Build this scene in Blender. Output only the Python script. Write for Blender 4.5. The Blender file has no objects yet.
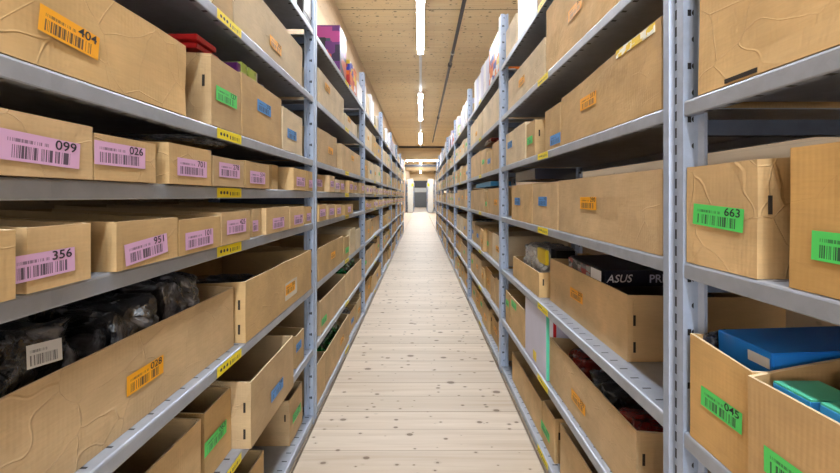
import bpy, bmesh, math, random
from mathutils import Vector, Matrix, noise, Euler
random.seed(7)
C = bpy.context.scene.collection
SC = bpy.context.scene
H = 1.08                     # eye height above the floor
F = 360.0                    # focal length in pixels (840 wide)
WL, WR = 0.507, 0.493        # aisle half widths
RD = 0.50                    # rack depth
BAY = 1.53
PW = 0.055                   # upright width along the aisle
CEIL = 3.48
CX, CY = 420.5, 196.5        # where the aisle's vanishing point falls

# ------------------------------------------------------------------ materials
def srgb(r, g, b):
    f = lambda c: (c/255/12.92) if c/255 <= 0.04045 else ((c/255+0.055)/1.055)**2.4
    return (f(r), f(g), f(b), 1)

class N:
    """tiny node helper"""
    def __init__(s, name):
        s.m = bpy.data.materials.new(name); s.m.use_nodes = True
        s.t = s.m.node_tree; s.t.nodes.clear()
        s.out = s.t.nodes.new('ShaderNodeOutputMaterial')
        s.b = s.t.nodes.new('ShaderNodeBsdfPrincipled')
        s.t.links.new(s.b.outputs[0], s.out.inputs[0])
    def n(s, typ, **kw):
        x = s.t.nodes.new(typ)
        for k, v in kw.items(): setattr(x, k, v)
        return x
    def put(s, inp, v):
        if hasattr(v, 'is_output') or isinstance(v, bpy.types.NodeSocket): s.t.links.new(v, inp)
        else: inp.default_value = v
    def math(s, op, a, b=None, c=None):
        x = s.n('ShaderNodeMath', operation=op)
        s.put(x.inputs[0], a)
        if b is not None: s.put(x.inputs[1], b)
        if c is not None: s.put(x.inputs[2], c)
        return x.outputs[0]
    def mix(s, f, a, b, mode='MIX'):
        x = s.n('ShaderNodeMix', data_type='RGBA', blend_type=mode)
        s.put(x.inputs[0], f); s.put(x.inputs[6], a); s.put(x.inputs[7], b)
        return x.outputs[2]
    def coord(s, which='Object'):
        return s.n('ShaderNodeTexCoord').outputs[which]
    def xyz(s, v):
        x = s.n('ShaderNodeSeparateXYZ'); s.put(x.inputs[0], v); return x.outputs
    def comb(s, x, y, z):
        c = s.n('ShaderNodeCombineXYZ')
        for i, v in enumerate((x, y, z)): s.put(c.inputs[i], v)
        return c.outputs[0]
    def scale(s, v, sc):
        m = s.n('ShaderNodeMapping'); s.put(m.inputs[0], v); m.inputs['Scale'].default_value = sc
        return m.outputs[0]
    def noise(s, v, sc=5, det=3, rough=.5, dist=0):
        x = s.n('ShaderNodeTexNoise'); s.put(x.inputs['Vector'], v)
        x.inputs['Scale'].default_value = sc; x.inputs['Detail'].default_value = det
        x.inputs['Roughness'].default_value = rough; x.inputs['Distortion'].default_value = dist
        return x.outputs[0]
    def ramp(s, v, a, b):
        x = s.n('ShaderNodeMapRange'); s.put(x.inputs[0], v)
        x.inputs[1].default_value = a; x.inputs[2].default_value = b
        return x.outputs[0]
    def band(s, v, lo, hi):
        return s.math('MULTIPLY', s.math('GREATER_THAN', v, lo), s.math('LESS_THAN', v, hi))
    def bump(s, h, strength=.3, dist=.01, prev=None):
        x = s.n('ShaderNodeBump'); s.put(x.inputs['Height'], h)
        x.inputs['Strength'].default_value = strength; x.inputs['Distance'].default_value = dist
        if prev is not None: s.put(x.inputs['Normal'], prev)
        return x.outputs[0]
    def set(s, **kw):
        for k, v in kw.items(): s.put(s.b.inputs[k.replace('_', ' ')], v)

def simple(name, col, rough=.5, metal=0, coat=0):
    k = N(name)
    n = k.noise(k.coord(), 9, 3)
    c = k.mix(k.ramp(n, .3, .7), tuple(x*.92 for x in col[:3])+(1,), col)
    k.set(Base_Color=c, Roughness=rough, Metallic=metal)
    k.b.inputs['Coat Weight'].default_value = coat
    return k.m

def cardboard(name, col, creases=1.0):
    k = N(name)
    oc = k.coord()
    rnd = k.n('ShaderNodeObjectInfo').outputs['Random']
    off = k.n('ShaderNodeVectorMath', operation='ADD'); k.put(off.inputs[0], oc)
    r10 = k.math('MULTIPLY', rnd, 37.0); k.put(off.inputs[1], k.comb(r10, r10, r10))
    p = off.outputs[0]
    big = k.noise(k.scale(p, (1, 3, 3)), 2.2, 3, .6)
    fib = k.noise(k.scale(p, (30, 30, 260)), 1.0, 2, .6)
    c = k.mix(k.ramp(big, .3, .72), tuple(x*.80 for x in col[:3])+(1,), tuple(min(1, x*1.10) for x in col[:3])+(1,))
    c = k.mix(k.math('MULTIPLY', k.ramp(fib, .35, .75), .22), c, tuple(x*.6 for x in col[:3])+(1,))
    hs = k.n('ShaderNodeHueSaturation'); k.put(hs.inputs['Color'], c)
    k.put(hs.inputs['Value'], k.math('ADD', .88, k.math('MULTIPLY', rnd, .24)))
    k.put(hs.inputs['Saturation'], k.math('ADD', .92, k.math('MULTIPLY', k.math('FRACT', k.math('MULTIPLY', rnd, 7.3)), .18)))
    # soft crumples and sharp creases
    v = k.n('ShaderNodeTexVoronoi', feature='DISTANCE_TO_EDGE'); k.put(v.inputs['Vector'], p)
    v.inputs['Scale'].default_value = 10
    wp = k.n('ShaderNodeVectorMath', operation='ADD'); k.put(wp.inputs[0], p)
    nz = k.math('MULTIPLY', k.noise(p, 6, 2), .12); k.put(wp.inputs[1], k.comb(nz, nz, nz)); k.put(v.inputs['Vector'], wp.outputs[0])
    dn = k.math('ADD', k.noise(p, 5, 2, .5, .3), k.math('MULTIPLY', k.noise(p, 17, 3, .6, .4), .35))
    edge = k.ramp(v.outputs['Distance'], 0, .012)
    mask = k.ramp(k.noise(p, 2.6, 1), .46, .60)
    crease = k.math('MULTIPLY', k.math('SUBTRACT', 1, edge), mask)
    s_ = k.xyz(p)
    flute = k.math('SINE', k.math('MULTIPLY', k.math('ADD', s_[1], s_[0]), 2*math.pi/.0072))
    b1 = k.bump(dn, .5*creases, .018)
    b2 = k.bump(crease, .6*creases, .0022, b1)
    b3 = k.bump(flute, .10, .0008, b2)
    k.set(Base_Color=hs.outputs[0], Roughness=.72, Normal=b3)
    k.b.inputs['Specular IOR Level'].default_value = .25
    return k.m

def label_mat(name, col, dark=(.02, .02, .03, 1), style='code'):
    k = N(name)
    u, v, _ = k.xyz(k.coord('UV'))
    def hsh(val):
        w = k.n('ShaderNodeTexWhiteNoise', noise_dimensions='1D'); k.put(w.inputs['W'], val); return w.outputs[0]
    rnd = k.n('ShaderNodeObjectInfo').outputs['Random']
    if style == 'code':
        bars = k.math('GREATER_THAN', hsh(k.math('ADD', k.math('FLOOR', k.math('MULTIPLY', u, 125)), k.math('MULTIPLY', rnd, 900))), .52)
        bars = k.math('MULTIPLY', bars, k.math('MULTIPLY', k.band(v, .10, .54), k.band(u, .09, .86)))
        tx = k.math('GREATER_THAN', hsh(k.math('ADD', k.math('FLOOR', k.math('MULTIPLY', u, 120)), 51)), .4)
        tx = k.math('MULTIPLY', tx, k.math('MULTIPLY', k.band(v, .64, .76), k.band(u, .07, .60)))
        ink = k.math('MULTIPLY', k.math('MAXIMUM', bars, k.math('MULTIPLY', tx, .75)), .88)
    else:
        bars = k.math('GREATER_THAN', hsh(k.math('FLOOR', k.math('MULTIPLY', u, 70))), .45)
        bars = k.math('MULTIPLY', bars, k.math('MULTIPLY', k.band(v, .22, .60), k.band(u, .50, .92)))
        d = None
        for cu in (.15, .27, .39):
            du = k.math('MULTIPLY', k.math('SUBTRACT', u, cu), 4.3); dv = k.math('SUBTRACT', v, .5)
            r = k.math('SQRT', k.math('ADD', k.math('MULTIPLY', du, du), k.math('MULTIPLY', dv, dv)))
            q = k.math('LESS_THAN', r, .17)
            d = q if d is None else k.math('MAXIMUM', d, q)
        ink = k.math('MAXIMUM', bars, d)
    k.set(Base_Color=k.mix(ink, col, dark), Roughness=.5)
    return k.m

def wood(name, light, dark, pitch, along='x', seam=.0022, seamc=.45, knots=1.0, rough=.55, panel=None):
    """boards running along one horizontal axis with knots"""
    k = N(name)
    x, y, z = k.xyz(k.coord())
    a, b = (x, y) if along == 'x' else (y, z)
    t = k.math('DIVIDE', b, pitch); idn = k.math('FLOOR', t); fr = k.math('FRACT', t)
    w = k.n('ShaderNodeTexWhiteNoise', noise_dimensions='1D'); k.put(w.inputs['W'], idn)
    rv = w.outputs[0]
    grain = k.noise(k.comb(k.math('MULTIPLY', a, 1.3), k.math('MULTIPLY', b, 34), k.math('MULTIPLY', idn, 5.7)), 1.0, 5, .6, .6)
    cloud = k.noise(k.comb(k.math('MULTIPLY', a, .9), k.math('MULTIPLY', b, 3), idn), 1.5, 2)
    c = k.mix(k.ramp(grain, .3, .75), light, dark)
    c = k.mix(k.math('MULTIPLY', rv, .45), c, tuple(q*.86 for q in dark[:3])+(1,))
    c = k.mix(k.math('MULTIPLY', k.ramp(cloud, .4, .75), .25), c, tuple(min(1, q*1.15) for q in light[:3])+(1,))
    # knots: dark ovals scattered over the boards
    for sc, th, rr in ((6.5, .25, .105), (9.5, .25, .10), (14, .45, .10)):
        vo = k.n('ShaderNodeTexVoronoi', voronoi_dimensions='2D', feature='F1')
        k.put(vo.inputs['Vector'], k.comb(k.math('ADD', k.math('MULTIPLY', a, .62), sc), b, 0))
        vo.inputs['Scale'].default_value = sc
        cc = k.xyz(vo.outputs['Color'])
        rad = k.math('MULTIPLY', k.ramp(cc[0], th, 1), rr)
        wob = k.math('ADD', vo.outputs['Distance'], k.math('MULTIPLY', k.noise(k.comb(a, b, 0), 60, 2), .03))
        kn = k.math('GREATER_THAN', rad, wob)
        halo = k.ramp(k.math('SUBTRACT', wob, rad), .06, 0)
        halo = k.math('MULTIPLY', halo, k.math('GREATER_THAN', cc[0], th+.06))
        c = k.mix(k.math('MULTIPLY', halo, .35*knots), c, tuple(q*.55 for q in dark[:3])+(1,))
        c = k.mix(k.math('MULTIPLY', kn, .72*knots), c, (dark[0]*.22, dark[1]*.16, dark[2]*.12, 1))
    sl = k.math('LESS_THAN', fr, seam/pitch)
    sl = k.math('MULTIPLY', sl, k.math('ADD', .35, k.math('MULTIPLY', rv, .65)))
    c = k.mix(k.math('MULTIPLY', sl, seamc), c, (dark[0]*.25, dark[1]*.2, dark[2]*.15, 1))
    if panel:
        pl = k.math('LESS_THAN', k.math('FRACT', k.math('DIVIDE', k.math('SUBTRACT', b, panel[1]), panel[0])), .012/panel[0])
        c = k.mix(pl, c, (dark[0]*.2, dark[1]*.14, dark[2]*.08, 1))
    k.set(Base_Color=c, Roughness=rough, Normal=k.bump(grain, .12, .002))
    k.b.inputs['Specular IOR Level'].default_value = .3
    return k.m

def galvanised(name, col, kind, metal=.55, rough=.42):
    k = N(name)
    x, y, z = k.xyz(k.coord())
    p = k.coord()
    sp = k.n('ShaderNodeTexVoronoi', feature='F1'); k.put(sp.inputs['Vector'], p); sp.inputs['Scale'].default_value = 55
    cc = k.xyz(sp.outputs['Color'])
    n2 = k.noise(p, 14, 4, .6)
    c = k.mix(k.math('MULTIPLY', k.ramp(n2, .35, .7), .55), col, tuple(q*.72 for q in col[:3])+(1,))
    c = k.mix(k.math('MULTIPLY', cc[0], .22), c, tuple(min(1, q*1.25) for q in col[:3])+(1,))
    hole = None
    if kind == 'post':      # x: 0 at aisle face growing into rack ; y: 0..PW ; z up
        fy = k.math('ABSOLUTE', k.math('SUBTRACT', y, PW*.5))
        fz = k.math('FRACT', k.math('DIVIDE', z, .033))
        s1 = k.math('MULTIPLY', k.math('LESS_THAN', fy, .0042), k.band(fz, .2, .78))
        s1 = k.math('MULTIPLY', s1, k.math('LESS_THAN', k.math('ABSOLUTE', x), .0085))
        # camera-facing web: round holes and slots
        dx = k.math('SUBTRACT', k.math('ABSOLUTE', x), .022)
        gz = k.math('MULTIPLY', k.math('SUBTRACT', k.math('FRACT', k.math('DIVIDE', z, .05)), .5), .05)
        r = k.math('SQRT', k.math('ADD', k.math('MULTIPLY', dx, dx), k.math('MULTIPLY', gz, gz)))
        s2 = k.math('LESS_THAN', r, .0058)
        gz2 = k.math('ABSOLUTE', k.math('MULTIPLY', k.math('SUBTRACT', k.math('FRACT', k.math('DIVIDE', z, .10)), .25), .10))
        s3 = k.math('MULTIPLY', k.math('LESS_THAN', gz2, .006), k.math('LESS_THAN', k.math('ABSOLUTE', k.math('ADD', dx, .010)), .0035))
        side = k.math('GREATER_THAN', k.math('ABSOLUTE', k.math('SUBTRACT', y, PW*.5)), PW*.45)
        hole = k.math('MAXIMUM', s1, k.math('MULTIPLY', side, k.math('MAXIMUM', s2, s3)))
    elif kind == 'shelf':   # slots near the front edge on the top plate and on the return flange
        ax = k.math('ABSOLUTE', x)
        fy = k.math('FRACT', k.math('DIVIDE', y, .047))
        s1 = k.math('MULTIPLY', k.band(ax, .016, .036), k.math('LESS_THAN', fy, .10))
        s1 = k.math('MULTIPLY', s1, k.math('GREATER_THAN', z, -.004))
        s2 = k.math('MULTIPLY', k.band(ax, .004, .016), k.band(fy, .3, .48))
        s2 = k.math('MULTIPLY', s2, k.math('LESS_THAN', z, -.024))
        hole = k.math('MAXIMUM', s1, s2)
    if hole is not None:
        c = k.mix(hole, c, (.008, .009, .012, 1))
        k.put(k.b.inputs['Metallic'], k.math('MULTIPLY', k.math('SUBTRACT', 1, hole), metal))
    else:
        k.set(Metallic=metal)
    k.set(Base_Color=c, Roughness=k.math('ADD', rough-.06, k.math('MULTIPLY', n2, .15)))
    return k.m

def plastic_wrap(name, col, hi):
    k = N(name)
    p = k.coord()
    w = k.noise(p, 6, 4, .55, 2.8)
    w2 = k.noise(p, 26, 3, .6, 1.2)
    c = k.mix(k.ramp(w, .54, .66), col, hi)  # film highlights painted into the colour as paler streaks
    k.set(Base_Color=c, Roughness=.14, Normal=k.bump(w2, .8, .008, k.bump(w, 1.0, .03)))
    k.b.inputs['Coat Weight'].default_value = 1
    k.b.inputs['Coat Roughness'].default_value = .08
    return k.m

def print_mat(name, cols, sc=9.0, rough=.35):
    """printed packaging: blocks of a few colours"""
    k = N(name)
    v = k.n('ShaderNodeTexVoronoi', feature='F1', distance='CHEBYCHEV'); k.put(v.inputs['Vector'], k.scale(k.coord(), (1, 1, 1.6)))
    v.inputs['Scale'].default_value = sc
    r = k.n('ShaderNodeValToRGB'); r.color_ramp.interpolation = 'CONSTANT'
    k.put(r.inputs[0], k.xyz(v.outputs['Color'])[0])
    el = r.color_ramp.elements
    el[0].position = 0; el[0].color = cols[0]; el[1].position = 1/len(cols); el[1].color = cols[1]
    for i in range(2, len(cols)):
        e = el.new(i/len(cols)); e.color = cols[i]
    k.set(Base_Color=r.outputs[0], Roughness=rough)
    return k.m

def emit(name, col, st):
    k = N(name)
    k.set(Base_Color=col); k.b.inputs['Emission Color'].default_value = col
    k.b.inputs['Emission Strength'].default_value = st
    return k.m

M = dict(
    card=cardboard('cardboard_kraft', srgb(212, 178, 131)),
    card_pale=cardboard('cardboard_pale', srgb(228, 206, 172)),
    card_deep=cardboard('cardboard_deep', srgb(212, 171, 115), .35),
    edge=simple('cardboard_cut_edge', srgb(226, 200, 160), .8),
    slot=simple('slot_dark', (.03, .022, .015, 1), .9),
    steel=galvanised('galvanised_shelf', srgb(170, 175, 186), 'shelf', .4, .42),
    post=galvanised('galvanised_post', srgb(172, 184, 206), 'post', .32, .42),
    brace=galvanised('galvanised_brace', srgb(95, 105, 125), 'plain', .3, .45),
    floor=wood('pale_pine_boards', srgb(220, 204, 186), srgb(192, 171, 148), .139, 'x', .004, .75, .95, .5),
    ceil=wood('pine_ceiling_boards', srgb(250, 228, 190), srgb(232, 202, 154), .2, 'x', .005, .6, 1.0, .6, (7.3, 4.62)),
    wall=wood('pine_wall_boards', srgb(232, 206, 174), srgb(216, 186, 150), .16, 'y', .002, .25, .35, .6),
    beam=wood('pine_beam', srgb(232, 204, 162), srgb(212, 180, 134), .2, 'y', .002, .3, .6, .6),
    ink=simple('label_ink', (.02, .02, .03, 1), .6),
    green=label_mat('green_label', srgb(86, 214, 104)), pink=label_mat('pink_label', srgb(222, 176, 214)),
    orange=label_mat('orange_label', srgb(248, 172, 8)), blue=label_mat('blue_label', srgb(74, 144, 214)),
    yellow=label_mat('yellow_location_label', srgb(245, 222, 20), style='loc'),
    white_label=label_mat('white_barcode_label', srgb(215, 212, 210)),
    tape=simple('clear_tape', srgb(225, 212, 190), .25),
    ytape=print_mat('yellow_printed_tape', [srgb(240, 205, 40), srgb(240, 240, 225), srgb(235, 200, 60)], 60),
    lamp=emit('lamp_diffuser', (.86, .93, 1, 1), 34),
    trunk=simple('white_trunking', srgb(225, 225, 228), .45),
    pipe=simple('dark_pipe', srgb(78, 76, 80), .45, .3),
    ring=simple('pale_ring', srgb(200, 200, 200), .5),
    black_bag=plastic_wrap('black_plastic_film', (.016, .016, .020, 1), (.22, .22, .25, 1)),
    clear_bag=plastic_wrap('clear_plastic_film', srgb(176, 178, 182), srgb(242, 242, 246)),
    green_bag=plastic_wrap('green_plastic_film', srgb(10, 90, 40), srgb(40, 170, 80)),
    red_bag=plastic_wrap('red_plastic_film', srgb(120, 20, 12), srgb(200, 60, 30)),
    grey_bag=plastic_wrap('grey_plastic_film', srgb(60, 60, 66), srgb(140, 140, 150)),
    blue_bag=plastic_wrap('blue_plastic_film', srgb(110, 140, 185), srgb(190, 205, 225)),
    white=simple('white_card', srgb(236, 234, 238), .4), lilac=simple('lilac_card', srgb(206, 204, 226), .4),
    pblue=simple('blue_carton', srgb(40, 140, 245), .3, 0, .5), pnavy=simple('navy_carton', srgb(24, 26, 48), .28, 0, .4),
    pgreen=simple('teal_carton', srgb(90, 196, 160), .35), pred=simple('red_carton', srgb(196, 32, 34), .35),
    pblack=simple('black_carton', srgb(26, 25, 28), .35), pcyan=simple('cyan_carton', srgb(70, 165, 230), .35),
    yell=simple('yellow_plastic', srgb(240, 210, 30), .4),
    poster=print_mat('purple_printed_carton', [srgb(38, 24, 60), srgb(96, 36, 110), srgb(30, 30, 44), srgb(210, 90, 60), srgb(60, 70, 90), srgb(170, 60, 130)], 9),
    comic=print_mat('bright_printed_carton', [srgb(230, 120, 40), srgb(40, 60, 170), srgb(236, 232, 236), srgb(190, 50, 40), srgb(235, 200, 60)], 14),
    boxart=print_mat('grey_box_print', [srgb(70, 74, 86), srgb(150, 154, 160), srgb(40, 42, 52), srgb(110, 112, 120), srgb(150, 40, 50)], 46),
    lime=print_mat('lime_printed_carton', [srgb(190, 215, 110), srgb(236, 236, 225), srgb(150, 185, 90)], 18),
    shutter=simple('grey_shutter', srgb(120, 124, 130), .4, .3), greyp=simple('light_grey_panel', srgb(190, 192, 192), .5),
    dark=simple('dark_steel', srgb(60, 60, 66), .5, .3),
)

# ------------------------------------------------------------------ mesh helpers
def link(name, me, mats, parent=None):
    o = bpy.data.objects.new(name, me); C.objects.link(o)
    for m in (mats if isinstance(mats, (list, tuple)) else [mats]):
        if len(o.data.materials) < (len(mats) if isinstance(mats, (list, tuple)) else 1): o.data.materials.append(m)
    if parent is not None: o.parent = parent
    return o
def from_bm(name, bm, mats, parent=None, smooth=False):
    me = bpy.data.meshes.new(name); bmesh.ops.recalc_face_normals(bm, faces=bm.faces)
    if smooth:
        for f in bm.faces: f.smooth = True
    bm.to_mesh(me); bm.free()
    return link(name, me, mats, parent)
def box_bm(x0, x1, y0, y1, z0, z1, bm=None, bev=0):
    bm = bm or bmesh.new()
    vs = [bm.verts.new(p) for p in [(x0,y0,z0),(x1,y0,z0),(x1,y1,z0),(x0,y1,z0),(x0,y0,z1),(x1,y0,z1),(x1,y1,z1),(x0,y1,z1)]]
    fs = [bm.faces.new([vs[i] for i in q]) for q in [(0,3,2,1),(4,5,6,7),(0,1,5,4),(1,2,6,5),(2,3,7,6),(3,0,4,7)]]
    if bev:
        es = {e for f in fs for e in f.edges}
        bmesh.ops.bevel(bm, geom=list(es), offset=bev, segments=2, affect='EDGES')
    return bm
def extrude_profile(pts, y0, y1, bm=None):
    """closed outline in x,z pushed along y"""
    bm = bm or bmesh.new()
    a = [bm.verts.new((p[0], y0, p[1])) for p in pts]; b = [bm.verts.new((p[0], y1, p[1])) for p in pts]
    n = len(pts)
    for i in range(n): bm.faces.new((a[i], a[(i+1) % n], b[(i+1) % n], b[i]))
    bm.faces.new(list(reversed(a))); bm.faces.new(b)
    return bm
def tag(o, label=None, cat=None, group=None, kind=None):
    if label: o['label'] = label
    if cat: o['category'] = cat
    if group: o['group'] = group
    if kind: o['kind'] = kind
    return o
def structure(o): o['kind'] = 'structure'; return o
def empty(name, loc):
    o = bpy.data.objects.new(name, None); o.location = loc; o.empty_display_size = .1; C.objects.link(o); return o

_txt = {}
def text_mesh(s, size):
    key = (s, size)
    if key not in _txt:
        cu = bpy.data.curves.new('t', 'FONT'); cu.body = s; cu.size = size; cu.align_x = 'RIGHT'; cu.resolution_u = 3
        cu.offset = size*.012
        ob = bpy.data.objects.new('t', cu); C.objects.link(ob)
        dg = bpy.context.evaluated_depsgraph_get()
        me = bpy.data.meshes.new_from_object(ob.evaluated_get(dg))
        me.materials.clear()
        bpy.data.objects.remove(ob); bpy.data.curves.remove(cu)
        _txt[key] = me
    return _txt[key]

_quads = {}
def sticker(name, w, h, mat, parent, loc, rot, number=None, label=None):
    """flat paper label, w along its own x, h along its own y, facing its own +z"""
    key = (w, h, mat.name)
    if key not in _quads:
        bm = bmesh.new(); uv = bm.loops.layers.uv.new('UVMap')
        vs = [bm.verts.new(p) for p in ((-w/2,-h/2,0),(w/2,-h/2,0),(w/2,h/2,0),(-w/2,h/2,0))]
        f = bm.faces.new(vs)
        for l, c in zip(f.loops, ((0,0),(1,0),(1,1),(0,1))): l[uv].uv = c
        me = bpy.data.meshes.new(name); bm.to_mesh(me); bm.free(); me.materials.append(mat)
        _quads[key] = me
    o = bpy.data.objects.new(name, _quads[key]); C.objects.link(o)
    o.parent = parent; o.location = loc; o.rotation_euler = rot
    if label: o['label'] = label
    if number:
        me = text_mesh(number, h*.50)
        if not me.materials: me.materials.append(M['ink'])
        t = bpy.data.objects.new('printed_number', me); C.objects.link(t); t.parent = o
        t.location = (w*.45, h*.60, .0004); t.location.y = h*.12
        t.scale = (1.12, 1, 1)
    return o

# ------------------------------------------------------------------ setting
structure(from_bm('floor', box_bm(-WL+.008, WR-.008, -4, 36, -.02, 0), M['floor']))
structure(from_bm('floor', box_bm(-1.1, -WL-.001, -4, 36, -.02, 0), M['floor']))
structure(from_bm('floor', box_bm(WR+.001, 1.45, -4, 36, -.02, 0), M['floor']))
structure(from_bm('floor_underlay', box_bm(-1.1, 1.45, -4, 36, -.1, -.021), M['slot']))
structure(from_bm('ceiling', box_bm(-1.1, 1.45, -4, 36, CEIL, CEIL+.1), M['ceil']))
structure(from_bm('wall_left', box_bm(-1.16, -1.055, -4, 36, 0, CEIL), M['wall']))
structure(from_bm('wall_right', box_bm(1.42, 1.5, -4, 36, 0, CEIL), M['wall']))
# hall left open behind the viewer to let in added fill from the world
structure(from_bm('wall_front', box_bm(-1.1, 1.45, 36, 36.1, 0, CEIL), M['beam']))
structure(from_bm('ceiling_beam', box_bm(-1.055, 1.42, 17.3, 17.7, 2.90, CEIL), M['beam']))
structure(from_bm('trim_1', box_bm(-1.055, 1.42, 17.2, 17.3, CEIL-.07, CEIL), M['dark']))
structure(from_bm('ceiling_beam', box_bm(-1.055, 1.42, 26.5, 26.8, 2.98, CEIL), M['beam']))
structure(from_bm('trim_2', box_bm(-1.055, 1.42, 24.0, 24.15, 3.06, 3.22), M['dark']))
# roller shutter closing the far end
sh = empty('door_1', (0, 35.9, 0)); structure(sh)
bm = bmesh.new(); pts = []
nsl = 22; hh = 1.5
for i in range(nsl):
    z0 = i*hh/nsl; pts += [(0, z0), (-.03, z0+.015), (-.03, z0+hh/nsl-.02)]
pts += [(0, hh), (.03, hh), (.03, 0)]
a = [bm.verts.new((-.95, p[0], p[1])) for p in pts]; b = [bm.verts.new((.95, p[0], p[1])) for p in pts]
for i in range(len(pts)): bm.faces.new((a[i], a[(i+1) % len(pts)], b[(i+1) % len(pts)], b[i]))
bm.faces.new(a); bm.faces.new(list(reversed(b)))
structure(from_bm('door_panel', bm, M['shutter'], sh))
structure(from_bm('door_panel', box_bm(-.95, .95, -.03, .03, 1.51, 1.95), M['greyp'], sh))
structure(from_bm('door_frame', box_bm(-1.02, 1.02, -.08, .05, 1.96, 2.65), M['dark'], sh))

# ceiling lamps in one continuous trunking line
def lamp(y0, y1, label):
    t = empty('ceiling_lamp', (0, (y0+y1)/2, CEIL)); L = (y1-y0)/2
    tag(t, label, 'ceiling lamp', 'tube lamps along the aisle')
    hs = [(-.030,-.045),(-.052,-.075),(-.050,-.108),(-.047,-.108),(-.047,-.085),(.047,-.085),(.047,-.108),(.050,-.108),(.052,-.075),(.030,-.045)]
    from_bm('lamp_body', extrude_profile(hs, -L, L), M['trunk'], t)
    pr = [(-.046,-.086),(-.046,-.106),(.046,-.106),(.046,-.086)]
    from_bm('diffuser', extrude_profile(pr, -L+.01, L-.01), M['lamp'], t)
names = ['glowing white tube lamp behind the viewer over the aisle', 'glowing white tube lamp directly overhead above the aisle',
         'glowing white tube lamp closest of those in view along the ceiling', 'second glowing tube lamp along the ceiling, after the first dark gap',
         'third glowing tube lamp along the ceiling, just before the crossing beam', 'glowing tube lamp seen beneath the crossing beam at the aisle end',
         'glowing tube lamp second beyond the crossing beam']
for q_ in ((28.2, 31.2, 'added glowing tube lamp third beyond the crossing beam'), (32.6, 35.2, 'farthest added glowing tube lamp near the grey shutter')): names.append(q_[2])  # two lamps added past the beam to brighten the far end
for (a_, b_), nm in zip([(-3.9, -1.5), (-1.1, .9), (2.9, 5.8), (8.1, 10.9), (13.1, 15.9), (18.4, 21.4), (23, 26), (28.2, 31.2), (32.6, 35.2)], names): lamp(a_, b_, nm)
o = from_bm('cable_trunking', box_bm(-.022, .022, -3.9, 17.15, CEIL-.045, CEIL), M['trunk'])
tag(o, 'long white cable trunking carrying the tube lamps along the pine ceiling', 'trunking')
t = empty('ceiling_lamp', (0, 22.4, 3.30)); tag(t, 'glowing lamp running crosswise behind the crossing beam at the aisle end', 'ceiling lamp')
from_bm('lamp_body', box_bm(-.9, 1.1, -.03, .03, .03, .07), M['trunk'], t)
from_bm('diffuser', box_bm(-.9, 1.1, -.045, .045, -.03, .03, bev=.01), M['lamp'], t)
for xx in (-.7, .9): from_bm('hanger', box_bm(xx-.01, xx+.01, -.01, .01, .07, CEIL-3.30), M['trunk'], t)

def tube(name, p0, p1, r, mat, parent=None, seg=14):
    d = Vector(p1)-Vector(p0); bm = bmesh.new()
    bmesh.ops.create_cone(bm, cap_ends=True, segments=seg, radius1=r, radius2=r, depth=d.length)
    bm.transform(Matrix.Translation((Vector(p0)+Vector(p1))/2) @ d.to_track_quat('Z', 'Y').to_matrix().to_4x4())
    return from_bm(name, bm, mat, parent, True)
pp = empty('sprinkler_pipe', (.515, 0, H+2.30)); tag(pp, 'long dark sprinkler pipe hung under the pine ceiling beside the tube lamps', 'pipe')
tube('pipe', (0, -3.9, 0), (0, 15.2, 0), .024, M['pipe'], pp)
for yy in (1.6, 5.77, 9.9, 13.9):
    tube('pipe_ring', (0, yy-.02, 0), (0, yy+.02, 0), .031, M['ring'], pp)
    from_bm('hanger', box_bm(-.004, .004, yy-.01, yy+.01, .028, CEIL-H-2.30), M['pipe'], pp)
for yy in (2.4, 6.3, 10.5): tube('pipe_coupling', (0, yy-.06, 0), (0, yy+.06, 0), .036, M['pipe'], pp)

# ------------------------------------------------------------------ racks
ZL = [1.876, 1.555, 1.255, 1.105, .955, .653, .358, .040]     # shelf tops, left
ZR = [1.879, 1.568, 1.260, .957, .639, .340, .042]            # shelf tops, right
TOPZ = 2.20
def post_profile(s):
    w = PW; g = .0075   # x into rack (positive), y along aisle; groove in the aisle face
    pts = [(0,0),(0,w*.30),(g,w*.36),(g,w*.64),(0,w*.70),(0,w),(.020,w),(.024,w*.86),(.034,w*.86),(.040,w),(.046,w),(.046,0),(.040,0),(.034,w*.14),(.024,w*.14),(.020,0)]
    return [(s*x, y) for x, y in pts]
def post_mesh(s, flip=False):
    bm = bmesh.new(); pts = post_profile(-s if flip else s)
    a = [bm.verts.new((p[0], p[1], 0)) for p in pts]; b = [bm.verts.new((p[0], p[1], TOPZ)) for p in pts]
    n = len(pts)
    for i in range(n): bm.faces.new((a[i], a[(i+1) % n], b[(i+1) % n], b[i]))
    bm.faces.new(a); bm.faces.new(list(reversed(b)))
    bmesh.ops.recalc_face_normals(bm, faces=bm.faces)
    me = bpy.data.meshes.new('post'); bm.to_mesh(me); bm.free(); me.materials.append(M['post']); return me
def shelf_mesh(s, L):
    D = RD; h = .030; t = .0022; f = .017
    pts = [(.0,-.005),(.0015,-.0015),(.005,0),(D-.004,0),(D,-.004),(D,-h),(D-f,-h),(D-f,-h+t),(D-t,-h+t),(D-t,-t),(.005,-t),(t,-.006),(t,-h+t),(f,-h+t),(f,-h),(.0015,-h),(0,-h+.002)]
    bm = extrude_profile([(s*x, z) for x, z in pts], 0, L)
    bmesh.ops.recalc_face_normals(bm, faces=bm.faces)
    me = bpy.data.meshes.new('shelf'); bm.to_mesh(me); bm.free(); me.materials.append(M['steel']); return me
def place(name, me, parent, loc, rot=(0,0,0)):
    o = bpy.data.objects.new(name, me); C.objects.link(o); o.parent = parent; o.location = loc; o.rotation_euler = rot; return o
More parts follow.
